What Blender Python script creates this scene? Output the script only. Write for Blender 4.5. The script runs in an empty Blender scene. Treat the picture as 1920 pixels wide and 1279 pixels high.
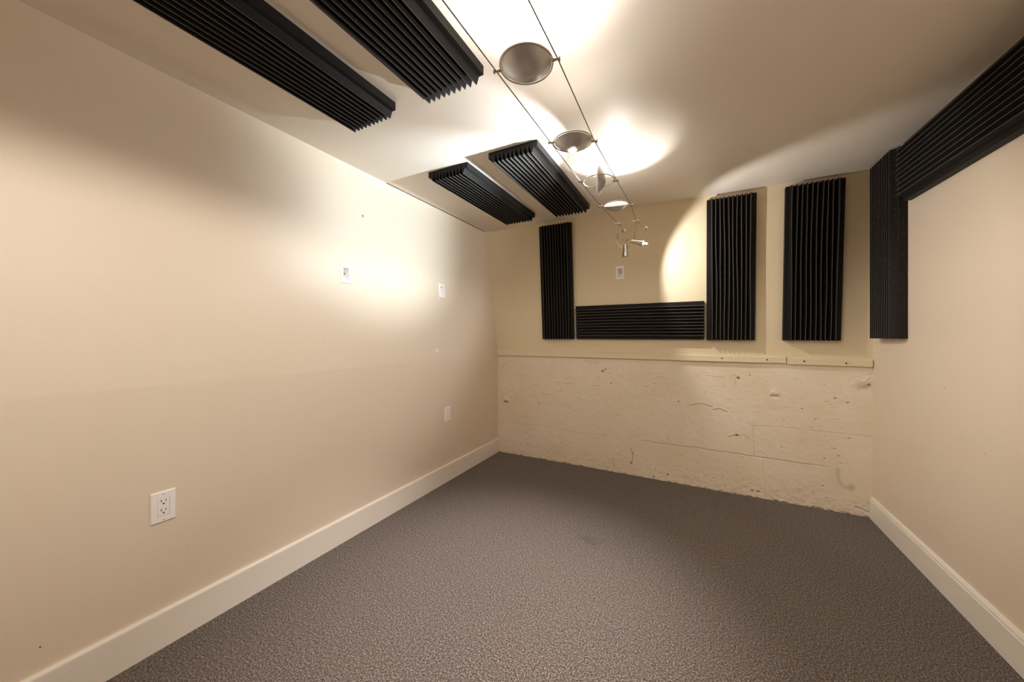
import bpy, bmesh, math, random
import numpy as np
from mathutils import Vector, Matrix
random.seed(7); rng = np.random.default_rng(11)
S = bpy.context.scene
COL = S.collection
PI = math.pi

# ---------------------------------------------------------------- measures (metres)
CAM_H = 1.17
XL, XLT = -1.784, -1.878          # left wall: lower face, top of the leaning upper face
ZSEAM = 0.985
XR = 1.004
YB = 3.062                        # concrete face of the back wall
YF = -1.35                        # wall behind the camera
LEANL = 0.075                     # outward lean of the upper left wall
LEANB = 0.084                     # inward lean of the upper back wall
WZ = 1.968                        # height of the lighting cables
def ceil_z(x): return 2.2120 - 0.006 * x
def lx(z): return XL - LEANL * max(0.0, z - ZSEAM)
def by(z): return 3.06 - LEANB * (z - 1.0)

# ---------------------------------------------------------------- helpers
def lin(h):
    h = h.lstrip('#'); o = []
    for i in (0, 2, 4):
        c = int(h[i:i+2], 16) / 255
        o.append(c / 12.92 if c <= .04045 else ((c + .055) / 1.055) ** 2.4)
    return (*o, 1)

def tag(o, label=None, cat=None, group=None, kind=None):
    if label: o['label'] = label
    if cat: o['category'] = cat
    if group: o['group'] = group
    if kind: o['kind'] = kind
    return o

def thing(name, label, cat, loc=(0, 0, 0), group=None, mat=None):
    o = bpy.data.objects.new(name, None); COL.objects.link(o)
    o.empty_display_size = .05
    if mat is not None: o.matrix_world = mat
    else: o.location = loc
    return tag(o, label, cat, group)

def obj(name, bm, m, parent=None, smooth=False):
    bmesh.ops.recalc_face_normals(bm, faces=bm.faces)
    me = bpy.data.meshes.new(name); bm.to_mesh(me); bm.free()
    if smooth:
        for p in me.polygons: p.use_smooth = True
    o = bpy.data.objects.new(name, me); COL.objects.link(o)
    if m: me.materials.append(m)
    if parent: o.parent = parent
    return o

def auto_smooth(o, ang=40):
    me = o.data
    for p in me.polygons: p.use_smooth = True
    bm = bmesh.new(); bm.from_mesh(me)
    for e in bm.edges:
        e.smooth = not (len(e.link_faces) == 2 and e.calc_face_angle(0) > math.radians(ang))
    bm.to_mesh(me); bm.free()
    return o

def box(bm, x0, x1, y0, y1, z0, z1, bev=0, seg=2):
    r = bmesh.ops.create_cube(bm, size=1, matrix=Matrix.LocRotScale(
        ((x0+x1)/2, (y0+y1)/2, (z0+z1)/2), None, (x1-x0, y1-y0, z1-z0)))
    if bev:
        es = list({e for v in r['verts'] for e in v.link_edges})
        bmesh.ops.bevel(bm, geom=es, offset=bev, segments=seg, affect='EDGES', profile=.5)

def tube(bm, pts, r, seg=8, caps=True):
    pts = [Vector(p) for p in pts]; rings = []
    rr = r if isinstance(r, (list, tuple)) else [r] * len(pts)
    up = None
    for i, p in enumerate(pts):
        a = pts[max(0, i-1)]; b = pts[min(len(pts)-1, i+1)]
        d = (b - a).normalized()
        if up is None:
            up = Vector((0, 0, 1)) if abs(d.z) < .9 else Vector((1, 0, 0))
        s = d.cross(up).normalized(); up = s.cross(d).normalized()
        rings.append([bm.verts.new(p + rr[i] * (math.cos(2*PI*k/seg) * s + math.sin(2*PI*k/seg) * up)) for k in range(seg)])
    for i in range(len(rings)-1):
        for k in range(seg):
            bm.faces.new((rings[i][k], rings[i][(k+1) % seg], rings[i+1][(k+1) % seg], rings[i+1][k]))
    if caps:
        bm.faces.new(rings[0][::-1]); bm.faces.new(rings[-1])

def lathe(bm, prof, seg=40, M=Matrix.Identity(4)):
    """prof: list of (r, z) revolved about local z"""
    rings = []
    for r, z in prof:
        if r < 1e-6: rings.append([bm.verts.new(M @ Vector((0, 0, z)))])
        else: rings.append([bm.verts.new(M @ Vector((r*math.cos(2*PI*k/seg), r*math.sin(2*PI*k/seg), z))) for k in range(seg)])
    for a, b in zip(rings, rings[1:]):
        for k in range(seg):
            k2 = (k+1) % seg
            if len(a) == 1 and len(b) == 1: continue
            if len(a) == 1: bm.faces.new((a[0], b[k], b[k2]))
            elif len(b) == 1: bm.faces.new((a[k], a[k2], b[0]))
            else: bm.faces.new((a[k], a[k2], b[k2], b[k]))

def torus(bm, R, r, seg=56, seg2=8, M=Matrix.Identity(4)):
    vs = [[bm.verts.new(M @ Vector(((R + r*math.cos(2*PI*j/seg2))*math.cos(2*PI*i/seg),
                                    (R + r*math.cos(2*PI*j/seg2))*math.sin(2*PI*i/seg),
                                    r*math.sin(2*PI*j/seg2)))) for j in range(seg2)] for i in range(seg)]
    for i in range(seg):
        for j in range(seg2):
            bm.faces.new((vs[i][j], vs[(i+1) % seg][j], vs[(i+1) % seg][(j+1) % seg2], vs[i][(j+1) % seg2]))

def frame_to(d, up=(0, 0, 1)):
    """rotation matrix whose z axis is d"""
    z = Vector(d).normalized(); u = Vector(up)
    if abs(z.dot(u)) > .98: u = Vector((0, 1, 0))
    x = u.cross(z).normalized(); y = z.cross(x)
    return Matrix((x, y, z)).transposed().to_4x4()

# ---------------------------------------------------------------- materials
class NT:
    def __init__(s, name):
        s.m = bpy.data.materials.new(name); s.m.use_nodes = True
        s.t = s.m.node_tree; s.b = s.t.nodes['Principled BSDF']
        s.tc = s.t.nodes.new('ShaderNodeTexCoord')
    def n(s, ty, **kw):
        o = s.t.nodes.new(ty)
        for k, v in kw.items():
            if k in o.inputs.keys(): o.inputs[k].default_value = v
            else: setattr(o, k, v)
        return o
    def l(s, a, b): s.t.links.new(a, b)
    def noise(s, scale, detail=4, rough=.55, vec=None):
        o = s.n('ShaderNodeTexNoise'); o.inputs['Scale'].default_value = scale
        o.inputs['Detail'].default_value = detail; o.inputs['Roughness'].default_value = rough
        s.l(vec or s.tc.outputs['Object'], o.inputs['Vector']); return o
    def ramp(s, fac, stops):
        r = s.n('ShaderNodeValToRGB'); e = r.color_ramp.elements
        while len(e) < len(stops): e.new(.5)
        for x, (p, c) in zip(e, stops):
            x.position = p; x.color = c if isinstance(c, tuple) else lin(c)
        s.l(fac, r.inputs['Fac']); return r
    def bump(s, h, strength, dist, prev=None):
        b = s.n('ShaderNodeBump'); b.inputs['Strength'].default_value = strength
        b.inputs['Distance'].default_value = dist; s.l(h, b.inputs['Height'])
        if prev: s.l(prev.outputs['Normal'], b.inputs['Normal'])
        s.l(b.outputs['Normal'], s.b.inputs['Normal']); return b

def paint(name, col, col2, rough=.5, bump=.12, marks=True, spec=.35):
    t = NT(name)
    n1 = t.noise(1.3, 3); r = t.ramp(n1.outputs['Fac'], [(.3, col), (.75, col2)])
    out = r.outputs['Color']
    if marks:
        # faint scuffs and pinholes: stretched voronoi, thresholded
        mp = t.n('ShaderNodeMapping'); mp.inputs['Scale'].default_value = (1, 1.6, 2.6)
        t.l(t.tc.outputs['Object'], mp.inputs['Vector'])
        v = t.n('ShaderNodeTexVoronoi'); v.inputs['Scale'].default_value = 2.6
        t.l(mp.outputs['Vector'], v.inputs['Vector'])
        rr = t.ramp(v.outputs['Distance'], [(.0, (1, 1, 1, 1)), (.016, (1, 1, 1, 1)), (.024, (0, 0, 0, 1))])
        mx = t.n('ShaderNodeMix', data_type='RGBA'); mx.inputs['B'].default_value = lin('9c8768')
        mu = t.n('ShaderNodeMath', operation='MULTIPLY'); mu.inputs[1].default_value = .55
        t.l(rr.outputs['Color'], mu.inputs[0]); t.l(mu.outputs[0], mx.inputs['Factor'])
        t.l(out, mx.inputs['A']); out = mx.outputs['Result']
    t.l(out, t.b.inputs['Base Color'])
    t.b.inputs['Roughness'].default_value = rough
    t.b.inputs['Specular IOR Level'].default_value = spec
    n2 = t.noise(7, 3); b = t.bump(n2.outputs['Fac'], bump, .004)
    n3 = t.noise(260, 2); t.bump(n3.outputs['Fac'], .10, .0006, b)
    return t.m

M_wall = paint('wall_paint', 'e6d7c2', 'e3d3be', rough=.42)
M_wallback = paint('back_wall_paint', 'e2d3b4', 'dfcfae', rough=.5)
M_ceil = paint('ceiling_paint', 'ebe3d8', 'e9e0d3', rough=.5, bump=.18, marks=False)
M_trim = paint('trim_paint', 'efe8de', 'ece4d8', rough=.38, bump=.04, marks=False)
M_ledge = paint('ledge_paint', 'e4d6b8', 'e0d1b2', rough=.45, bump=.25, marks=False)
M_plate = paint('white_plastic', 'f8f3f0', 'f6f1ee', rough=.3, bump=0, marks=False)

def plain(name, col, rough=.5, metal=0.0, spec=.5, bump=0, bscale=200):
    t = NT(name)
    n = t.noise(30, 2)
    c = lin(col); c2 = tuple(min(1, x * 1.12) for x in c[:3]) + (1,)
    r = t.ramp(n.outputs['Fac'], [(.3, c), (.8, c2)]); t.l(r.outputs['Color'], t.b.inputs['Base Color'])
    t.b.inputs['Roughness'].default_value = rough; t.b.inputs['Metallic'].default_value = metal
    t.b.inputs['Specular IOR Level'].default_value = spec
    if bump:
        n2 = t.noise(bscale, 2); t.bump(n2.outputs['Fac'], bump, .001)
    return t.m
M_steel = plain('satin_nickel', 'cec8c0', .28, 1.0)
M_dish = plain('brushed_dish_metal', 'c6c6c9', .36, .6)
M_dishin = plain('dish_inner_metal', 'c9c4bc', .4, .6)
M_cable = plain('braided_cable', '6f665c', .4, .9, bump=.5, bscale=900)
M_black = plain('dark_slot', '14100c', .7)
M_screw = plain('rusty_screw', '5d4a35', .5, .7)
M_whitescrew = plain('painted_screw', 'cdc4b8', .4, .2)
M_rod = plain('turned_steel', 'c8bfb2', .25, 1.0)

def glow(name, col, st):
    t = NT(name); t.b.inputs['Base Color'].default_value = (0, 0, 0, 1)
    t.b.inputs['Emission Color'].default_value = col; t.b.inputs['Emission Strength'].default_value = st
    return t.m
M_glass = NT('frosted_lens'); M_glass.b.inputs['Base Color'].default_value = lin('cfcac2')
M_glass.b.inputs['Roughness'].default_value = .35
M_glass = M_glass.m

def foam(name, dust, c0='0a0807', c1='18130f', sheen=.05):
    t = NT(name)
    n = t.noise(420, 2, .7)
    r = t.ramp(n.outputs['Fac'], [(.35, lin(c0)), (.7, lin(c1))])
    v = t.n('ShaderNodeTexVoronoi'); v.inputs['Scale'].default_value = 130
    t.l(t.tc.outputs['Object'], v.inputs['Vector'])
    n2 = t.noise(6, 3)
    # dust specks: small cell centres, only where the big noise is high
    lt = t.n('ShaderNodeMath', operation='LESS_THAN'); lt.inputs[1].default_value = .11
    t.l(v.outputs['Distance'], lt.inputs[0])
    sp = t.n('ShaderNodeSeparateColor'); t.l(v.outputs['Color'], sp.inputs[0])
    ml = t.n('ShaderNodeMath', operation='LESS_THAN'); ml.inputs[1].default_value = dust
    t.l(sp.outputs[0], ml.inputs[0])
    g = t.n('ShaderNodeMath', operation='GREATER_THAN'); g.inputs[1].default_value = .45; t.l(n2.outputs['Fac'], g.inputs[0])
    a = t.n('ShaderNodeMath', operation='MULTIPLY'); t.l(lt.outputs[0], a.inputs[0]); t.l(ml.outputs[0], a.inputs[1])
    a2 = t.n('ShaderNodeMath', operation='MULTIPLY'); t.l(a.outputs[0], a2.inputs[0]); t.l(g.outputs[0], a2.inputs[1])
    mx = t.n('ShaderNodeMix', data_type='RGBA'); mx.inputs['B'].default_value = lin('b8b0a8')
    t.l(a2.outputs[0], mx.inputs['Factor']); t.l(r.outputs['Color'], mx.inputs['A'])
    t.l(mx.outputs['Result'], t.b.inputs['Base Color'])
    t.b.inputs['Roughness'].default_value = .62; t.b.inputs['Specular IOR Level'].default_value = .25
    t.b.inputs['Sheen Weight'].default_value = sheen; t.b.inputs['Sheen Roughness'].default_value = .4
    t.bump(n.outputs['Fac'], .5, .0015)
    return t.m
M_foam = foam('charcoal_foam', .06)
M_foamd = foam('dusty_charcoal_foam', .55, '15110f', '2a231f')
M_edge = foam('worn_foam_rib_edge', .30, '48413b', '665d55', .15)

# carpet
def carpet():
    t = NT('loop_carpet')
    n = t.noise(150, 3, .85); n2 = t.noise(360, 2, .7); n3 = t.noise(1.1, 3, .6)
    a = t.n('ShaderNodeMath', operation='MULTIPLY_ADD'); a.inputs[1].default_value = .5
    t.l(n2.outputs['Fac'], a.inputs[0])
    h = t.n('ShaderNodeMath', operation='MULTIPLY'); h.inputs[1].default_value = .5; t.l(n.outputs['Fac'], h.inputs[0])
    t.l(h.outputs[0], a.inputs[2])
    r = t.ramp(a.outputs[0], [(.39, '15110f'), (.46, '3d3530'), (.53, '746860'), (.61, 'c2b3a6')])
    # broad tonal drift of worn pile, reddish / greyish
    r2 = t.ramp(n3.outputs['Fac'], [(.3, (.90, .92, .93, 1)), (.7, (1.0, .95, .93, 1))])
    mx = t.n('ShaderNodeMix', data_type='RGBA', blend_type='MULTIPLY'); mx.inputs['Factor'].default_value = 1
    t.l(r.outputs['Color'], mx.inputs['A']); t.l(r2.outputs['Color'], mx.inputs['B'])
    # the grey stain near the middle of the floor
    mp = t.n('ShaderNodeMapping'); mp.vector_type = 'POINT'
    t.l(t.tc.outputs['Object'], mp.inputs['Vector'])
    mp.inputs['Location'].default_value = (-STX * 6, -STY * 8, 0); mp.inputs['Scale'].default_value = (6, 8, 1)
    ns = t.noise(9, 3); ad = t.n('ShaderNodeVectorMath', operation='LENGTH')
    t.l(mp.outputs['Vector'], ad.inputs[0])
    su = t.n('ShaderNodeMath', operation='ADD'); t.l(ad.outputs['Value'], su.inputs[0]); t.l(ns.outputs['Fac'], su.inputs[1])
    r3 = t.ramp(su.outputs[0], [(.5, (.60, .64, .66, 1)), (1.0, (1, 1, 1, 1))])
    mx2 = t.n('ShaderNodeMix', data_type='RGBA', blend_type='MULTIPLY'); mx2.inputs['Factor'].default_value = 1
    t.l(mx.outputs['Result'], mx2.inputs['A']); t.l(r3.outputs['Color'], mx2.inputs['B'])
    t.l(mx2.outputs['Result'], t.b.inputs['Base Color'])
    t.b.inputs['Roughness'].default_value = .95; t.b.inputs['Specular IOR Level'].default_value = .1
    t.b.inputs['Sheen Weight'].default_value = .15
    t.bump(a.outputs[0], 1.0, .006)
    return t.m
STX, STY = -.52, 1.965
M_carpet = carpet()

def concrete_mat():
    t = NT('painted_concrete')
    n = t.noise(3, 4); r = t.ramp(n.outputs['Fac'], [(.3, 'e6d6bc'), (.7, 'ecdfcc')])
    at = t.n('ShaderNodeAttribute', attribute_name='dirt_shade')
    mx = t.n('ShaderNodeMix', data_type='RGBA'); mx.inputs['B'].default_value = lin('4d3319')
    t.l(at.outputs['Fac'], mx.inputs['Factor']); t.l(r.outputs['Color'], mx.inputs['A'])
    t.l(mx.outputs['Result'], t.b.inputs['Base Color'])
    t.b.inputs['Roughness'].default_value = .5; t.b.inputs['Specular IOR Level'].default_value = .35
    n2 = t.noise(60, 4, .6); t.bump(n2.outputs['Fac'], .3, .003)
    return t.m
M_conc = concrete_mat()

# ---------------------------------------------------------------- room shell
def sheet(name, fn, s0, s1, zs, holes, m, thick, inward):
    """wall face over (s, z) with rectangular holes; thickened away from the room"""
    ss = sorted({s0, s1, *[h[i] for h in holes for i in (0, 1)]})
    zz = sorted({*zs, *[h[i] for h in holes for i in (2, 3)]})
    bm = bmesh.new()
    V = {(i, j): bm.verts.new(fn(s, z)) for i, s in enumerate(ss) for j, z in enumerate(zz)}
    for i in range(len(ss)-1):
        for j in range(len(zz)-1):
            cs, cz = (ss[i]+ss[i+1])/2, (zz[j]+zz[j+1])/2
            if any(h[0] < cs < h[1] and h[2] < cz < h[3] for h in holes): continue
            f = bm.faces.new((V[i, j], V[i+1, j], V[i+1, j+1], V[i, j+1]))
    bm.normal_update()
    for f in bm.faces:
        if f.normal.dot(Vector(inward)) < 0: f.normal_flip()
    me = bpy.data.meshes.new(name); bm.to_mesh(me); bm.free()
    me.materials.append(m)
    o = bpy.data.objects.new(name, me); COL.objects.link(o)
    md = o.modifiers.new('thickness', 'SOLIDIFY'); md.thickness = thick; md.offset = -1
    return o

# recessed plates: (s0, z0) of the 0.070 x 0.112 plate
PA = (1.316, 1.483); PB = (2.192, 1.484); PC = (-.597, 1.649)
def hole(p): return (p[0]+.016, p[0]+.054, p[1]+.020, p[1]+.092)
tag(sheet('wall_left', lambda s, z: (lx(z), s, z), YF, YB + .02, [-.02, ZSEAM, 2.26], [hole(PA), hole(PB)], M_wall, .1, (1, 0, 0)),
    'long cream left wall with a faint seam and leaning upper half', 'wall', kind='structure')
tag(sheet('wall_right', lambda s, z: (XR, s, z), YF, YB + .02, [-.02, 2.26], [], M_wall, .1, (-1, 0, 0)),
    'cream right wall above the pale baseboard', 'wall', kind='structure')
tag(sheet('wall_back', lambda s, z: (s, by(z), z), -1.95, 1.06, [.975, 2.26], [hole(PC)], M_wallback, .08, (0, -1, 0)),
    'cream upper back wall above the ledge board', 'wall', kind='structure')
tag(sheet('wall_front', lambda s, z: (s, YF, z), -1.95, 1.06, [-.02, 2.26], [], M_wall, .1, (0, 1, 0)),
    'cream wall behind the camera', 'wall', kind='structure')
bm = bmesh.new(); box(bm, -1.9, 1.1, YF-.1, YB+.1, -.06, 0)
tag(obj('floor', bm, M_carpet), 'brown grey speckled carpet floor', 'floor', kind='structure')
bm = bmesh.new()
c = [bm.verts.new((x, y, ceil_z(x) + dz)) for dz in (0, .08) for x, y in ((-1.95, YF-.1), (1.1, YF-.1), (1.1, YB+.1), (-1.95, YB+.1))]
for f in ((0, 1, 2, 3), (4, 5, 6, 7), (0, 1, 5, 4), (1, 2, 6, 5), (2, 3, 7, 6), (3, 0, 4, 7)): bm.faces.new([c[i] for i in f])
tag(obj('ceiling', bm, M_ceil), 'pale flat ceiling', 'ceiling', kind='structure')

# concrete lower back wall, worked as a fine grid
def concrete():
    x0, x1, z0, z1 = XL - .01, XR + .01, -.02, .985
    st = .0027
    nx, nz = int((x1-x0)/st), int((z1-z0)/st)
    X, Z = np.meshgrid(np.linspace(x0, x1, nx), np.linspace(z0, z1, nz))
    def vnoise(scale):
        gx, gz = int((x1-x0)*scale)+3, int((z1-z0)*scale)+3
        G = rng.random((gz, gx)); u = (X-x0)*scale; w = (Z-z0)*scale
        i = u.astype(int); j = w.astype(int); fu = u-i; fw = w-j
        fu = fu*fu*(3-2*fu); fw = fw*fw*(3-2*fw)
        return (G[j, i]*(1-fu)+G[j, i+1]*fu)*(1-fw)+(G[j+1, i]*(1-fu)+G[j+1, i+1]*fu)*fw - .5
    D = .006*vnoise(2)+.003*vnoise(6)+.0009*vnoise(18)+.0008*vnoise(50)   # + = into the wall
    D += .0012*np.clip(vnoise(9)*vnoise(30)*6, -1, 1)
    dirt_shade = np.zeros_like(X)
    def seg(lines, w, depth, dk, wob=.004):
        nonlocal D, dirt_shade
        for L in lines:
            P = [L[0]]
            for a, b in zip(L, L[1:]):
                n = max(1, int(math.dist(a, b)/.02))
                for k in range(1, n+1):
                    P.append((a[0]+(b[0]-a[0])*k/n, a[1]+(b[1]-a[1])*k/n + (random.uniform(-wob, wob) if k < n else 0)))
            xs = [p[0] for p in P]; zs = [p[1] for p in P]
            sel = (X > min(xs)-.03) & (X < max(xs)+.03) & (Z > min(zs)-.03) & (Z < max(zs)+.03)
            x, z = X[sel], Z[sel]; d = np.full(x.shape, 9.)
            for a, b in zip(P, P[1:]):
                ux, uz = b[0]-a[0], b[1]-a[1]; q = ux*ux+uz*uz+1e-9
                t = np.clip(((x-a[0])*ux+(z-a[1])*uz)/q, 0, 1)
                d = np.minimum(d, np.hypot(x-a[0]-t*ux, z-a[1]-t*uz))
            g = np.exp(-(d/w)**2); D[sel] += depth*g
            if dk: dirt_shade[sel] = np.maximum(dirt_shade[sel], dk*g)
    seams = [[(-1.73, .305), (-1.444, .309), (-1.18, .311), (-1.014, .302), (-.934, .297), (-.681, .303)],
             [(.373, .512), (.423, .521), (.51, .526), (.595, .528), (.717, .524), (.834, .524), (.995, .521)],
             [(.369, .512), (.373, .296)], [(-1.354, .538), (-1.124, .545), (-.994, .537)], [(.701, .29), (.795, .293)]]
    seg(seams, .0028, .0014, .14)
    seg([[(-.401, .303), (-.222, .303), (-.144, .3), (-.083, .301), (-.018, .303), (.092, .3), (.181, .299), (.267, .298), (.369, .295), (.44, .296), (.561, .295), (.701, .29)]], .0026, .0035, .5, .003)
    seg([[(.42, .276), (.427, .158), (.436, .024)]], .005, -.004, 0)
    cr = [[(-.954, .612), (-.914, .598)], [(-1.317, .595), (-1.251, .625), (-1.208, .617)], [(-.849, .931), (-.805, .939), (-.761, .93)],
          [(-.286, .841), (-.227, .835), (-.217, .822)], [(-.818, .734), (-.755, .731)], [(-1.166, .74), (-1.124, .736)], [(-1.068, .733), (-1.014, .739)],
          [(-.614, .487), (-.584, .502), (-.567, .488)], [(-.856, .062), (-.78, .068)], [(-.644, .116), (-.626, .051)],
          [(.06, .863), (.19, .862)], [(.224, .864), (.258, .882), (.281, .867)], [(.258, .843), (.262, .81)], [(.304, .446), (.332, .433), (.341, .412)]]
    seg(cr, .0024, .002, .36)
    hair = []
    for _ in range(110):
        px, pz = random.uniform(x0+.05, x1-.05), random.choice([random.uniform(.02, .95), random.uniform(.6, .95), random.uniform(.02, .14)])
        a_ = random.uniform(-.35, .25); L_ = random.uniform(.015, .06)
        hair.append([(px, pz), (px+L_*.5*math.cos(a_), pz+L_*.5*math.sin(a_)+random.uniform(-.004, .006)), (px+L_*math.cos(a_), pz+L_*math.sin(a_))])
    seg(hair, .0022, .0012, .16)
    seg([[(-.047, .63), (.021, .648), (.062, .643), (.112, .633)], [(.114, .61), (.156, .623), (.181, .609), (.208, .603)],
         [(.215, .415), (.267, .435), (.29, .431)], [(.919, .054), (.956, .047), (.974, .037), (.988, .04)],
         [(-.491, .225), (-.471, .186), (-.471, .138), (-.485, .1)]], .0027, .0035, .66)
    seg([[(.837, .286), (.837, .235), (.849, .188), (.871, .172), (.905, .174)]], .010, 0, .22, .001)   # old stain
    pits = [(-.724, .864, 6), (-.699, .88, 4), (-.765, .805, 3), (-.65, .766, 4), (-1.335, .526, 4), (-.302, .782, 3), (-.208, .782, 2), (-.123, .652, 3), (-.307, .02, 4), (-.201, .055, 5), (-.296, .074, 2), (-.243, .471, 2), (-.201, .343, 3), (-1.152, .098, 3), (-.485, .1, 5), (-.471, .18, 4), (-1.73, .863, 3), (-1.384, .209, 2), (-.48, .326, 3),
            (.279, .86, 6), (.349, .884, 3), (-.124, .649, 3), (.822, .756, 4), (.885, .731, 4), (.649, .668, 3), (.721, .604, 3), (.892, .496, 3), (.817, .417, 3), (.768, .344, 3), (.536, .386, 3), (.262, .188, 3), (.117, .088, 3), (.364, .044, 5), (.4, .044, 5), (.195, .043, 3), (.988, .857, 5), (.549, .579, 2), (.76, .157, 3), (.701, .545, 2), (.84, .373, 3), (.267, .434, 6)]
    for _ in range(260):
        pits.append((random.uniform(x0, x1), random.uniform(0, .95) if random.random() < .6 else random.uniform(0, .12), random.uniform(.9, 1.9)))
    for px, pz, r in pits:
        rad = r*.0013 + .0014
        sel = (abs(X-px) < rad*3) & (abs(Z-pz) < rad*3)
        g = np.exp(-(((X[sel]-px)/rad)**2+((Z[sel]-pz)/(rad*.8))**2)**1.0)
        D[sel] += (.002+.0012*r)*g; dirt_shade[sel] = np.maximum(dirt_shade[sel], min(1, .25+.13*r)*g)
    # knobs and broken patches (real relief), colour darker just below some
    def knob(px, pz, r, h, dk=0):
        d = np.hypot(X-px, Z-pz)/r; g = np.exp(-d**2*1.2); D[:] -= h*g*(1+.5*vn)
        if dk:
            g2 = np.exp(-(((X-px)/(r*.75))**2+((Z-pz+r*.8)/(r*.42))**2)); D[:] += .012*g2; dirt_shade[:] = np.maximum(dirt_shade, dk*g2)
    vn = vnoise(120)*2
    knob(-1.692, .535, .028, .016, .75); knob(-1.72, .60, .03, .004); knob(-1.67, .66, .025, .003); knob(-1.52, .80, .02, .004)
    knob(.497, .766, .03, .006, .12); knob(.97, .875, .05, .006, .25); knob(.902, .176, .02, 0); 
    g = np.exp(-(np.hypot(X-.902, Z-.176)/.022)**4); dirt_shade = np.maximum(dirt_shade, .3*g)
    # rough band close to the carpet, and the shade of the carpet gap painted on the foot
    band = np.exp(-(np.clip(Z, 0, 1)/.10)**2); D += band*(.003*vnoise(28)+.003*vnoise(70))
    foot = np.exp(-(np.clip(Z-.004, 0, 1)/.006)**2)*np.clip(vnoise(60)*2.5+.3, 0, 1); dirt_shade = np.maximum(dirt_shade, .8*foot)
    D -= .0
    Y = YB + D
    co = np.stack([X, Y, Z], -1).reshape(-1, 3).astype(np.float32)
    i = np.arange(nz-1)[:, None]*nx + np.arange(nx-1)[None, :]
    F = np.stack([i, i+1, i+1+nx, i+nx], -1).reshape(-1, 4).astype(np.int32)
    me = bpy.data.meshes.new('wall_back_lower')
    me.vertices.add(len(co)); me.vertices.foreach_set('co', co.ravel())
    me.loops.add(F.size); me.loops.foreach_set('vertex_index', F.ravel())
    me.polygons.add(len(F)); me.polygons.foreach_set('loop_start', np.arange(0, F.size, 4, dtype=np.int32))
    me.update(calc_edges=True)
    me.polygons.foreach_set('use_smooth', np.ones(len(F), dtype=bool))
    at = me.attributes.new('dirt_shade', 'FLOAT', 'POINT'); at.data.foreach_set('value', dirt_shade.ravel().astype(np.float32))
    me.materials.append(M_conc)
    o = bpy.data.objects.new('wall_back_lower', me); COL.objects.link(o)
    tag(o, 'pitted cream painted concrete lower back wall with board lines', 'wall', kind='structure')
concrete()

# ledge board over the concrete, in two lengths, with screws
def ledge(name, x0, x1, z0, z1, screws, label, tilt=0):
    bm = bmesh.new()
    n = 24
    prof = [(3.075, z1+.006), (3.043, z1+.004), (3.037, z1-.002), (3.037, z0+.002), (3.040, z0), (3.075, z0)]
    rows = []
    for k in range(n+1):
        x = x0+(x1-x0)*k/n; w = random.uniform(-.0012, .0012) + tilt*(k/n)
        rows.append([bm.verts.new((x, y, z+w)) for y, z in prof])
    for a, b in zip(rows, rows[1:]):
        for j in range(len(prof)): bm.faces.new((a[j], a[(j+1) % 6], b[(j+1) % 6], b[j]))
    bm.faces.new(rows[0]); bm.faces.new(rows[-1])
    o = obj(name, bm, M_ledge); tag(o, label, 'ledge board', kind='structure')
    for sx, sz, r in screws:
        b2 = bmesh.new(); lathe(b2, [(0, -.002), (r, -.001), (r, .0012), (r*.55, .0016), (r*.3, .0008), (0, .0008)], 14,
                                Matrix.Translation((sx, 3.037, sz)) @ frame_to((0, -1, 0)))
        obj('screw', b2, M_screw, o)
ledge('trim_1', -1.778, .556, .981, 1.025, [(.172, 1.006, .005), (.448, 1.004, .0055), (.095, 1.008, .002), (.23, 1.004, .002), (.385, 1.007, .0022), (-.55, 1.008, .002)],
      'long painted ledge board over the concrete, left of the joint')
ledge('trim_2', .561, .998, .976, 1.020, [(.655, 1.000, .0055), (.870, .994, .0055), (.61, .999, .0018), (.89, .999, .0018)],
      'short painted ledge board over the concrete, right of the joint', -.002)

# open joint where the far ceiling board stops short of the left wall
bm = bmesh.new()
ys = [1.70 + k*(2.95-1.70)/16 for k in range(17)]
rows = [[bm.verts.new((XLT + .0075 + dx, y, ceil_z(XLT) + .001 - dz)) for dx, dz in ((-.006, 0), (.0 + random.uniform(0, .0012), 0), (-.0035, .0042 + random.uniform(0, .001)), (-.006, .0042))] for y in ys]
for a, b in zip(rows, rows[1:]):
    for j in range(4): bm.faces.new((a[j], a[(j+1) % 4], b[(j+1) % 4], b[j]))
bm.faces.new(rows[0]); bm.faces.new(rows[-1])
M_gap = plain('joint_shadow_filler', '4a3a28', .9)
tag(obj('trim_3', bm, M_gap), 'thin dark open joint between far ceiling and left wall', 'joint', kind='structure')

# baseboards
def baseboard(name, sx, xw, label):
    bm = bmesh.new()
    t = .016
    prof = ([(0, 0), (t, 0), (t, .129), (t-.0012, .1335), (t-.004, .1365), (t-.008, .138), (t-.012, .1385), (0, .1385)] if sx > 0 else
            [(0, 0), (t, 0), (t, .116), (t-.003, .119), (t-.003, .127), (t-.006, .133), (t-.009, .1375), (0, .1385)])
    y0, y1 = YF+.01, YB-.006
    A = [bm.verts.new((xw+sx*a, y0, z)) for a, z in prof]; B = [bm.verts.new((xw+sx*a, y1, z)) for a, z in prof]
    for j in range(len(prof)): bm.faces.new((A[j], A[(j+1) % 8], B[(j+1) % 8], B[j]))
    bm.faces.new(A); bm.faces.new(B)
    tag(obj(name, bm, M_trim), label, 'baseboard', kind='structure')
baseboard('baseboard_left', 1, XL, 'off white baseboard along the left wall')
baseboard('baseboard_right', -1, XR, 'off white baseboard along the right wall')

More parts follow.
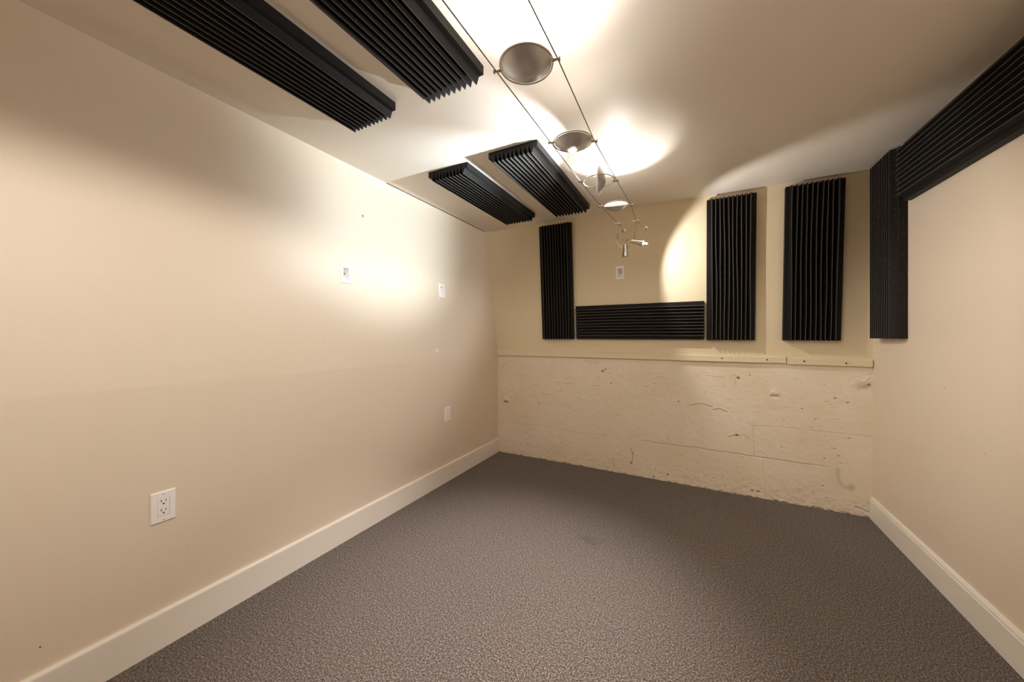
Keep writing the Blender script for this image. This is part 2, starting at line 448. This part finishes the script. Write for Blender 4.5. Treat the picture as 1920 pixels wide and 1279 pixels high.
# ---------------------------------------------------------------- acoustic foam
FT, FB = .062, .034               # whole thickness, base slab
def foam_panel(label, M, L, m=M_foam, wav=.0015, seed=0, group=None, W=.303):
    """local frame: x across (0..W), y along (0..L), z out of the wall"""
    rnd = random.Random(seed)
    e = .021; n = 10; pit = (W-2*e)/n
    pts = [(0, 0, 0), (0, FB, 0), (e, FB, 0)]
    for k in range(n):
        c = e+pit*(k+.5)
        pts += [(c-.0016, FT, k+1), (c+.0016, FT, k+1)]
        if k < n-1: pts.append((e+pit*(k+1), FB-.019, 0))
    pts += [(W-e, FB, 0), (W, FB, 0), (W, 0, 0)]
    N = 26
    ph = [(rnd.uniform(0, 6), rnd.uniform(3, 7), rnd.uniform(.4, 1.2), rnd.uniform(-1, 1)) for _ in range(n+1)]
    bm = bmesh.new(); rows = []
    for i in range(N+1):
        y = L*i/N; row = []
        for x, z, k in pts:
            dx = 0
            if k:
                p, fq, am, q = ph[k]
                dx = wav*(am*math.sin(fq*y+p)+.5*q*math.sin(2.3*fq*y)) + wav*1.2*math.sin(4*y+seed)
            row.append(bm.verts.new((x+dx, y, z)))
        rows.append(row)
    P = len(pts)
    for a, b in zip(rows, rows[1:]):
        for j in range(P):
            f = bm.faces.new((a[j], a[(j+1) % P], b[(j+1) % P], b[j]))
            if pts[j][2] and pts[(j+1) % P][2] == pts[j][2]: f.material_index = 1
    bm.faces.new(rows[0]); bm.faces.new(rows[-1])
    bmesh.ops.transform(bm, matrix=Matrix.Translation((-W/2, -L/2, 0)), verts=bm.verts)
    o = obj('acoustic_foam_panel', bm, m); o.data.materials.append(M_edge)
    o.matrix_world = M @ Matrix.Translation((W/2, L/2, 0))
    return tag(o, label, 'acoustic foam', group)

def frame(o, x, y, z):
    return Matrix(((x[0], y[0], z[0], o[0]), (x[1], y[1], z[1], o[1]), (x[2], y[2], z[2], o[2]), (0, 0, 0, 1)))
def ceil_panel(label, xr, y0, L, seed, rot=0):
    # x across runs from the right edge to the left, z points down
    s = -.006
    ux = Vector((-1, 0, .006)).normalized(); uy = Vector((math.sin(rot), math.cos(rot), 0))
    ux = (ux - uy*ux.dot(uy)).normalized(); uz = ux.cross(uy)
    if uz.z > 0: uz = -uz
    return foam_panel(label, frame((xr, y0, ceil_z(xr)-.0008), ux, uy, uz), L, seed=seed, group='foam panels on the ceiling')
ceil_panel('ribbed charcoal foam panel on the ceiling, nearest the left wall at the top', -1.190, .095, 1.036, 1)
ceil_panel('ribbed charcoal foam panel on the ceiling, beside the cable with the nearest dish lamp', -.726, .095, 1.040, 2)
ceil_panel('smaller ribbed foam panel on the far ceiling, near the left wall', -1.212, 1.716, .99, 3)
ceil_panel('ribbed foam panel on the far ceiling, right of its twin beside the lamps', -.744, 1.690, 1.03, 4)

ubk = Vector((0, -LEANB, 1)).normalized(); nbk = Vector((0, -1, -LEANB)).normalized()
def back_panel(label, x0, z0, L, seed, horiz=False, rot=0, wav=.002, Lz=None):
    o = Vector((x0, by(z0), z0)) + nbk*.0008
    if not horiz:
        ux = Vector((math.cos(rot), 0, 0)) + ubk*math.sin(rot); uy = ubk*math.cos(rot)-Vector((math.sin(rot), 0, 0))
    else:
        # ribs run along x; across runs upward
        ux = ubk*math.cos(rot)-Vector((math.sin(rot), 0, 0)); uy = Vector((math.cos(rot), 0, 0)) + ubk*math.sin(rot)
    ux.normalize(); uy.normalize()
    return foam_panel(label, frame(o, ux, uy, nbk), L, seed=seed, wav=wav, group='foam panels on the back wall', W=Lz or .303)
back_panel('narrow looking upright foam panel on the back wall, left of the horizontal one', -1.272, 1.149, 1.030, 5, wav=.001)
back_panel('horizontal ribbed foam panel on the back wall, under the white cable plate', -.944, 1.150, .997, 6, horiz=True, wav=.0012, Lz=.292)
back_panel('upright foam panel with wavy ribs on the back wall, right of the horizontal one', .070, 1.146, 1.032, 7, wav=.0032)
back_panel('upright foam panel on the back wall, second from the right corner', .534, 1.146, 1.036, 8, wav=.0026)
# right wall: upright one in the corner, and the long one under the ceiling
foam_panel('dust speckled upright foam panel on the right wall, tight in the far corner',
           frame((XR-.0008, 2.637, 1.158), (0, 1, 0), (0, 0, 1), (-1, 0, 0)), 1.040, m=M_foamd, seed=9, wav=.0008, group='foam panels on the right wall')
a = .022
foam_panel('horizontal foam panel high on the right wall under the ceiling, running towards the camera',
           frame((XR-.0008, 2.600, 1.888), Vector((0, -math.sin(a), math.cos(a))), Vector((0, -math.cos(a), -math.sin(a))), (-1, 0, 0)),
           1.075, seed=10, wav=.001, group='foam panels on the right wall')

# ---------------------------------------------------------------- wall plates
def rect_ring(bm, w, h, iw, ih, t, bev=.003, d=.004):
    """bevelled plate in the xy plane with an inner opening, z outward"""
    def loop(a, b, z): return [bm.verts.new((sx*a/2, sy*b/2, z)) for sx, sy in ((-1, -1), (1, -1), (1, 1), (-1, 1))]
    R = [loop(w, h, 0), loop(w, h, t*.5), loop(w-2*bev, h-2*bev, t), loop(iw, ih, t), loop(iw, ih, t-d)]
    for A, B in zip(R, R[1:]):
        for k in range(4): bm.faces.new((A[k], A[(k+1) % 4], B[(k+1) % 4], B[k]))
    return R
def plate_screw(parent, y, t, r=.0024):
    b = bmesh.new(); lathe(b, [(0, t-.001), (r, t-.001), (r, t+.0008), (r*.6, t+.0012), (0, t+.0012)], 12, Matrix.Translation((0, y, 0)))
    s = obj('screw', b, M_whitescrew, parent)
    b = bmesh.new(); box(b, -r*.8, r*.8, y-.0004, y+.0004, t+.0010, t+.0015); obj('slot', b, M_black, s)

def outlet(label, M):
    t = thing('wall_outlet', label, 'outlet', mat=M, group='outlets low on the left wall')
    bm = bmesh.new(); rect_ring(bm, .072, .116, .0345, .068, .0062, .0035, .003); obj('cover_plate', bm, M_plate, t)
    bm = bmesh.new(); box(bm, -.0166, .0166, -.0334, .0334, .0015, .0062, .0012)
    r = obj('receptacle', bm, M_plate, t)
    for sy in (-1, 1):
        cy = sy*.0172 + .002
        for x, h in ((-.0062, .0044), (.0062, .0034)):
            b = bmesh.new(); box(b, x-.0011, x+.0011, cy+.004-h, cy+.004+h, .0055, .0066); obj('slot', b, M_black, r)
        b = bmesh.new(); lathe(b, [(0, .0055), (.0028, .0055), (.0028, .0066), (0, .0066)], 16, Matrix.Translation((0, cy-.0075, 0))); obj('ground_hole', b, M_black, r)
    plate_screw(t, .0485, .0062); plate_screw(t, -.0485, .0062)
    return t
def Mleft(y, z):   # plate facing +x ; local x runs to +y
    n = Vector((1, 0, LEANL if z > ZSEAM else 0)).normalized()
    x = Vector((0, 1, 0)); u = n.cross(x)
    return frame((lx(z), y, z), x, u, n)
outlet('white duplex outlet low on the left wall, nearest the camera', Mleft(.543, .527))
outlet('small white duplex outlet low on the left wall, close to the far corner', Mleft(2.246, .539))

def cable_plate(label, M, wires):
    t = thing('cable_pass_plate', label, 'wall plate', mat=M, group='recessed white cable plates')
    bm = bmesh.new(); R = rect_ring(bm, .070, .113, .036, .070, .005, .003, .001)
    obj('cover_plate', bm, M_plate, t)
    bm = bmesh.new()
    w, h = .018, .035
    A = [bm.verts.new(p) for p in ((-w, -h, .0045), (w, -h, .0045), (w, h, .0045), (-w, h, .0045))]
    B = [bm.verts.new(p) for p in ((-w+.001, -h+.006, -.020), (w-.001, -h+.006, -.020), (w-.001, h-.006, -.034), (-w+.001, h-.006, -.034))]
    for k in range(4): bm.faces.new((A[k], A[(k+1) % 4], B[(k+1) % 4], B[k]))
    bm.faces.new(B); obj('recess_box', bm, M_plate, t)
    if wires:
        bm = bmesh.new()
        tube(bm, [(0, -.008, -.024), (0, .001, -.016), (-.005, .010, -.012)], .0016, 6)
        tube(bm, [(0, -.008, -.024), (.001, .001, -.016), (.006, .009, -.014)], .0016, 6)
        obj('cable_stub', bm, M_black, t)
    plate_screw(t, .044, .005); plate_screw(t, -.044, .005)
def Mback(x, z):
    n = nbk; xx = Vector((1, 0, 0)); u = n.cross(xx)
    return frame((x, by(z), z), xx, u, n)
cable_plate('recessed white cable plate on the left wall by the bright light patch', Mleft(PA[0]+.035, PA[1]+.056), True)
cable_plate('recessed white cable plate on the left wall, nearer the far corner', Mleft(PB[0]+.035, PB[1]+.056), False)
cable_plate('recessed white cable plate on the back wall under the twin spotlight', Mback(PC[0]+.035, PC[1]+.056), True)

# drywall anchor left in the wall above the plate
bm = bmesh.new(); tube(bm, [(-.002, 0, 0), (.004, 0, 0)], .003, 8); tube(bm, [(.004, 0, .002), (.005, 0, -.013)], .0016, 6)
o = obj('wall_anchor', bm, M_screw); o.location = (lx(1.932), 1.491, 1.932)
tag(o, 'small dark screw anchor stuck in the left wall above the cable plate', 'wall anchor')
bm = bmesh.new(); lathe(bm, [(0, -.003), (.0016, -.003), (.0022, .0012), (.0012, .0016), (0, .0010)], 12, frame_to((1, 0, 0)))
o = obj('nail_head', bm, M_screw); o.location = (XL, .264, .214)
tag(o, 'tiny dark nail head low on the left wall above the baseboard', 'nail')
# smear of white filler
bm = bmesh.new()
vs = []
for k in range(22):
    a = 2*PI*k/22; r = random.uniform(.7, 1.05); vs.append(bm.verts.new((.0006, .022*r*math.cos(a), .016*r*math.sin(a))))
cv = bm.verts.new((.0016, 0, 0))
for k in range(22): bm.faces.new((vs[k], vs[(k+1) % 22], cv))
o = obj('filler_patch', bm, M_plate, smooth=True); o.location = (lx(1.061)+.0004, 2.127, 1.061)
tag(o, 'small blot of white filler on the left wall above the seam', 'wall filler')

def spot(name, loc, d, W, deg, blend, col=(1, .9, .78), rad=.008):
    l = bpy.data.lights.new(name, 'SPOT'); l.energy = W; l.spot_size = math.radians(deg); l.spot_blend = blend
    l.color = col; l.shadow_soft_size = rad
    o = bpy.data.objects.new(name, l); COL.objects.link(o); o.location = loc
    o.rotation_mode = 'QUATERNION'; o.rotation_quaternion = Vector(d).to_track_quat('-Z', 'Y')
    return o

# ---------------------------------------------------------------- cable lighting
def bulbmat(name, st, col=(1, .93, .83, 1)): return glow(name, col, st)
LAMPS = [  # left clip, right clip, axis the dish opens along
    ((-.531, .900), (-.351, .943), (0, 0, 1), 'largest and nearest satin metal dish lamp on the cables, flat on', 'up'),
    ((-.528, 1.337), (-.366, 1.410), (.02, -.05, 1), 'second dish lamp on the cables with a glowing spot underneath', 'hole'),
    ((-.526, 1.743), (-.358, 1.825), (-.97, -.22, .05), 'dish lamp turned on edge inside its ring, third along the cables', 'side'),
    ((-.514, 2.139), (-.349, 2.197), (.075, -.38, .92), 'small dish lamp farthest along the cables, pale domed top', 'tilt')]
RR, DR = .0775, .0735
def dish_lamp(L, R, ax, label, mode):
    cl, cr = Vector((*L, WZ)), Vector((*R, WZ)); c = (cl+cr)/2; d = (cr-cl).normalized()
    t = thing('cable_dish_lamp', label, 'lamp', loc=c, group='dish lamps strung on the ceiling cables')
    bm = bmesh.new(); torus(bm, RR, .0027); obj('ring', bm, M_steel, t, True)
    M = frame_to(ax)
    dep = .036
    n = 12
    # outer skin then inner skin of the bowl; local z = opening direction
    prof = []
    a0 = .0135 if mode == 'hole' else 0
    for k in range(n+1):
        r = a0+(DR-a0)*k/n; prof.append((r, -dep*(1-(r/DR)**2)))
    bm = bmesh.new(); 
    inner = [(max(r-.0012, 0 if not a0 else r), z+.0014) for r, z in prof]
    lathe(bm, prof+[(DR+.0008, .0008), (DR-.001, .002)]+inner[::-1], 48, M)
    obj('dish', bm, M_dish, t, True)
    # lamp holder across the mouth
    h = (M @ Vector((1, 0, 0)))
    bm = bmesh.new(); tube(bm, [h*(-DR+.001)+M@Vector((0, 0, -.001)), M@Vector((-.012, 0, -.014))], .0016, 6); tube(bm, [M@Vector((.012, 0, -.014)), h*(DR-.001)+M@Vector((0, 0, -.001))], .0016, 6)
    lathe(bm, [(.0125, -.031), (.0135, -.031), (.0150, -.016), (.0140, -.016)], 20, M)
    obj('lamp_holder', bm, M_dishin, t)
    bm = bmesh.new(); lathe(bm, [(0, -.030), (.0045, -.029), (.0055, -.024), (.0045, -.019), (0, -.017)], 14, M)
    obj('bulb', bm, bulbmat('halogen_'+mode, 60), t, True)
    if mode == 'hole':
        bm = bmesh.new(); lathe(bm, [(0, -.0425), (.008, -.0415), (.014, -.0385), (.0165, -.0345), (.0135, -.032)], 20, M)
        obj('lens', bm, bulbmat('lens_glow', 60), t, True)
    if mode in ('tilt', 'side'):
        bm = bmesh.new(); lathe(bm, [(DR-.002, .001)]+[(DR*.97*math.cos(a*PI/16), .001+(.025 if mode == 'tilt' else .011)*math.sin(a*PI/16)) for a in range(0, 9)], 40, M)
        obj('glass_dome', bm, bulbmat('glass_'+mode, .85 if mode == 'tilt' else .35), t, True)
    A = Vector(ax).normalized(); P = c + A*(-.012 if mode in ('up', 'hole') else .030)
    if mode == 'up': spot('light_dish_up', P, ax, 9, 116, .6, (1, .95, .90)); spot('light_ceiling_fill', P, ax, 5, 168, .5, (1, .95, .90))  # second spot is a weak wide fill added to lift the ceiling
    if mode == 'hole': spot('light_dish_up', P, ax, 1.2, 150, .8, (1, .95, .90))
    if mode == 'tilt': spot('light_dish_up', P, (.05, -.30, .95), 8.5, 114, .3, (1, .95, .90)); spot('light_ceiling_fill', P, (0, 0, 1), 2.2, 168, .5, (1, .95, .90))  # second spot is an added fill for the ceiling outside the lit circle
    if mode == 'side':
        spot('light_dish_beam', P, (-.97, -.055, .03), 98, 72, 1.0, (.76, .90, 1), .012)
        spot('light_dish_wide', P, (-.97, -.20, .05), 30, 124, .35, (.90, .96, 1), .012)
    if mode == 'hole': spot('light_dish_down', c - A*.050, (-.17, -.03, -1), 190, 68, 1.0, (1, .95, .96), .012); spot('light_wall_fill', c - A*.052, (.9, .1, -.9), 26, 120, .8, (1, .93, .84), .012)  # second spot is a fill added here to brighten the right wall
    # pivots between ring and dish
    pv = Vector((0, 0, 1)).cross(d)
    for s, q in ((-1, cl-c), (1, cr-c)):
        bm = bmesh.new()
        tube(bm, [d*s*(DR-.004), d*s*(RR+.003)], .0022, 8)
        tube(bm, [d*s*(RR), d*s*(RR+.009)], .0052, 12); tube(bm, [d*s*(RR+.009), d*s*(RR+.019)], .0036, 12)
        tube(bm, [d*s*(RR+.018), d*s*(RR+.0225)], .0072, 12)
        auto_smooth(obj('clamp', bm, M_rod, t))
    return t
for a in LAMPS: dish_lamp(*a)

# the two cables
RZ = 2.042
def cable(label, pts, end, ros):
    t = thing('lighting_cable', label, 'cable', loc=Vector((pts[0][0], pts[0][1], WZ)), group='taut cables carrying the dish lamps')
    o = Vector(t.location)
    P = [Vector((p[0], p[1], WZ))-o for p in pts]
    bm = bmesh.new(); tube(bm, P, .0018, 8); obj('cable_strand', bm, M_cable, t, True)
    e = Vector(end)-o; r = Vector(ros)-o
    d = (r-e).normalized()
    bm = bmesh.new()
    tube(bm, [e, e+d*.02, e+d*.021, e+d*.06, e+d*.061, e+d*.10], [.0022, .0022, .0045, .0045, .0022, .0022], 10)
    torus(bm, .007, .0016, 20, 6, Matrix.Translation(e+d*.105) @ frame_to((1, 0, .2)))
    torus(bm, .007, .0016, 20, 6, Matrix.Translation(e+d*.115) @ frame_to((.2, 0, 1)))
    auto_smooth(obj('turnbuckle', bm, M_rod, t))
    bm = bmesh.new(); tube(bm, [e+d*.118, r+nbk*.012], .0028, 8)
    obj('tie_rod', bm, M_rod, t, True)
    bm = bmesh.new(); lathe(bm, [(0, .014), (.005, .013), (.006, .006), (.016, .005), (.0185, .002), (.0185, .0003), (0, .0003)], 28,
                            Matrix.Translation(r) @ frame_to(nbk))
    auto_smooth(obj('wall_rosette', bm, M_rod, t))
ros_l = (-.526, by(2.043), 2.043); ros_r = (-.356, by(2.041), 2.041)
cable('left lighting cable running the length of the ceiling to a round wall mount', [(-.533, YF+.02), (-.531, .900), (-.528, 1.337), (-.526, 1.743), (-.514, 2.139), (-.486, 2.518)], (-.486, 2.518, WZ), ros_l)
cable('right lighting cable running the length of the ceiling to a round wall mount', [(-.351, YF+.02), (-.351, .943), (-.366, 1.410), (-.358, 1.825), (-.349, 2.197), (-.366, 2.530)], (-.366, 2.530, WZ), ros_r)

# twin spotlight hanging between the cable ends
YS = 2.524
sp = thing('twin_spotlight', 'small twin spotlight hanging from the cable ends in front of the back wall', 'spotlight', loc=(-.43, YS, WZ))
def q(x, z, dy=0): return Vector((x+.43, dy, z-WZ))
def smooth_path(pts, n=8):
    out = []
    for i in range(len(pts)-1):
        p0, p1, p2, p3 = pts[max(i-1, 0)], pts[i], pts[i+1], pts[min(i+2, len(pts)-1)]
        for k in range(n):
            t = k/n
            out.append(.5*((2*p1)+(p2-p0)*t+(2*p0-5*p1+4*p2-p3)*t*t+(3*p1-p0-3*p2+p3)*t*t*t))
    out.append(pts[-1]); return out
bm = bmesh.new()
path = [q(-.488, 1.972), q(-.489, 1.93), q(-.490, 1.86), q(-.481, 1.823), q(-.462, 1.803), q(-.438, 1.795), q(-.412, 1.801), q(-.388, 1.820)]
tube(bm, smooth_path(path), .0030, 8)
path2 = [q(-.490, 1.90, -.004), q(-.4955, 1.86, -.004), q(-.488, 1.820, -.004), q(-.466, 1.797, -.004), q(-.438, 1.788, -.004), q(-.408, 1.795, -.004), q(-.384, 1.815, -.004)]
tube(bm, smooth_path(path2), .0022, 8)
for z in (1.90, 1.866): tube(bm, [q(-.498, z), q(-.486, z)], .0036, 8)
obj('curved_bar', bm, M_rod, sp, True)
bm = bmesh.new(); tube(bm, smooth_path([q(-.369, 1.960), q(-.372, 1.90), q(-.379, 1.845)]), .0030, 8)
tube(bm, smooth_path([q(-.364, 1.955, .004), q(-.360, 1.92, .008), q(-.371, 1.89, .004), q(-.374, 1.85)]), .001, 6)
obj('hanger_rod', bm, M_rod, sp, True)
for cx_, cz in ((-.488, WZ), (-.369, WZ)):
    bm = bmesh.new()
    tube(bm, [q(cx_-.024, cz), q(cx_-.020, cz), q(cx_-.019, cz), q(cx_+.019, cz), q(cx_+.020, cz), q(cx_+.024, cz)], [.007, .007, .0048, .0048, .007, .007], 12)
    tube(bm, [q(cx_, cz-.008), q(cx_, cz+.003), q(cx_, cz+.004), q(cx_, cz+.018)], [.004, .004, .002, .001], 10)
    auto_smooth(obj('cable_clamp', bm, M_rod, sp))
def head(p, d, lit):
    M = Matrix.Translation(p) @ frame_to(d) @ Matrix.Scale(1.15, 4)
    bm = bmesh.new()
    lathe(bm, [(0, -.004), (.0065, -.003), (.0075, .002), (.013, .004), (.0142, .010), (.0142, .030), (.0175, .045), (.0225, .072), (.0212, .072), (.0165, .046), (.012, .028), (0, .026)], 32, M)
    h = auto_smooth(obj('spot_head', bm, M_steel, sp))
    bm = bmesh.new()
    z0 = .044
    lathe(bm, [(.0, z0-.016), (.006, z0-.016), (.006, z0+.004), (.0045, z0+.004), (0, z0+.004)], 14, M)
    obj('lamp_holder', bm, M_dishin, h)
    bm = bmesh.new()
    if lit: lathe(bm, [(0, .060), (.005, .062), (.0055, .072), (.0045, .090), (.002, .096), (0, .097)], 14, M)
    else: lathe(bm, [(0, .048), (.0045, .050), (.005, .062), (.002, .068), (0, .069)], 14, M)
    obj('bulb', bm, bulbmat('spot_bulb', 30, (1, .90, .76, 1)) if lit else M_glass, h, True)
head(q(-.399, 1.834), (.955, .05, -.27), True)
head(q(-.437, 1.812), (.03, -.03, -1), False)
bm = bmesh.new()
tube(bm, smooth_path([q(-.437, 1.812), q(-.432, 1.84, .006), q(-.412, 1.848, .01), q(-.45, 1.852, .03), q(-.475, 1.87, .06)]), .0012, 6)
obj('power_lead', bm, M_cable, sp, True)

# ---------------------------------------------------------------- light from the lamps themselves
# the bulb of the twin spotlight that points right
spot('light_spot_head', Vector((-.43, YS, WZ)) + q(-.399, 1.834) + Vector((.955, .05, -.27)).normalized()*.118, (.87, .45, -.21), 17, 118, .3, (1, .96, .92), .006)
# the same cable system goes on behind the camera: two dish lamps facing down
for y, W in ((.45, 12), (-.10, 35)):
    spot('light_rear_dish', (-.44, y, 1.960), (0, 0, -1), W, 175, .2, (1, .93, .85), .02)

w = bpy.data.worlds.new('World'); S.world = w; w.use_nodes = True
w.node_tree.nodes['Background'].inputs['Color'].default_value = (.02, .018, .015, 1)

# ---------------------------------------------------------------- camera
cam = bpy.data.cameras.new('Camera'); co = bpy.data.objects.new('Camera', cam); COL.objects.link(co)
cam.sensor_width = 36; cam.lens = 651/1920*36; cam.shift_y = -8.5/1920; cam.clip_start = .02
co.location = (0, 0, CAM_H); co.rotation_euler = (PI/2, 0, math.radians(27.9215))
S.camera = co
S.view_settings.view_transform = 'Standard'; S.view_settings.look = 'None'
S.view_settings.gamma = 1; S.view_settings.use_curve_mapping = False
S.view_settings.exposure = 0.17
S.cycles.sample_clamp_indirect = 6
S.cycles.max_bounces = 12; S.cycles.diffuse_bounces = 7
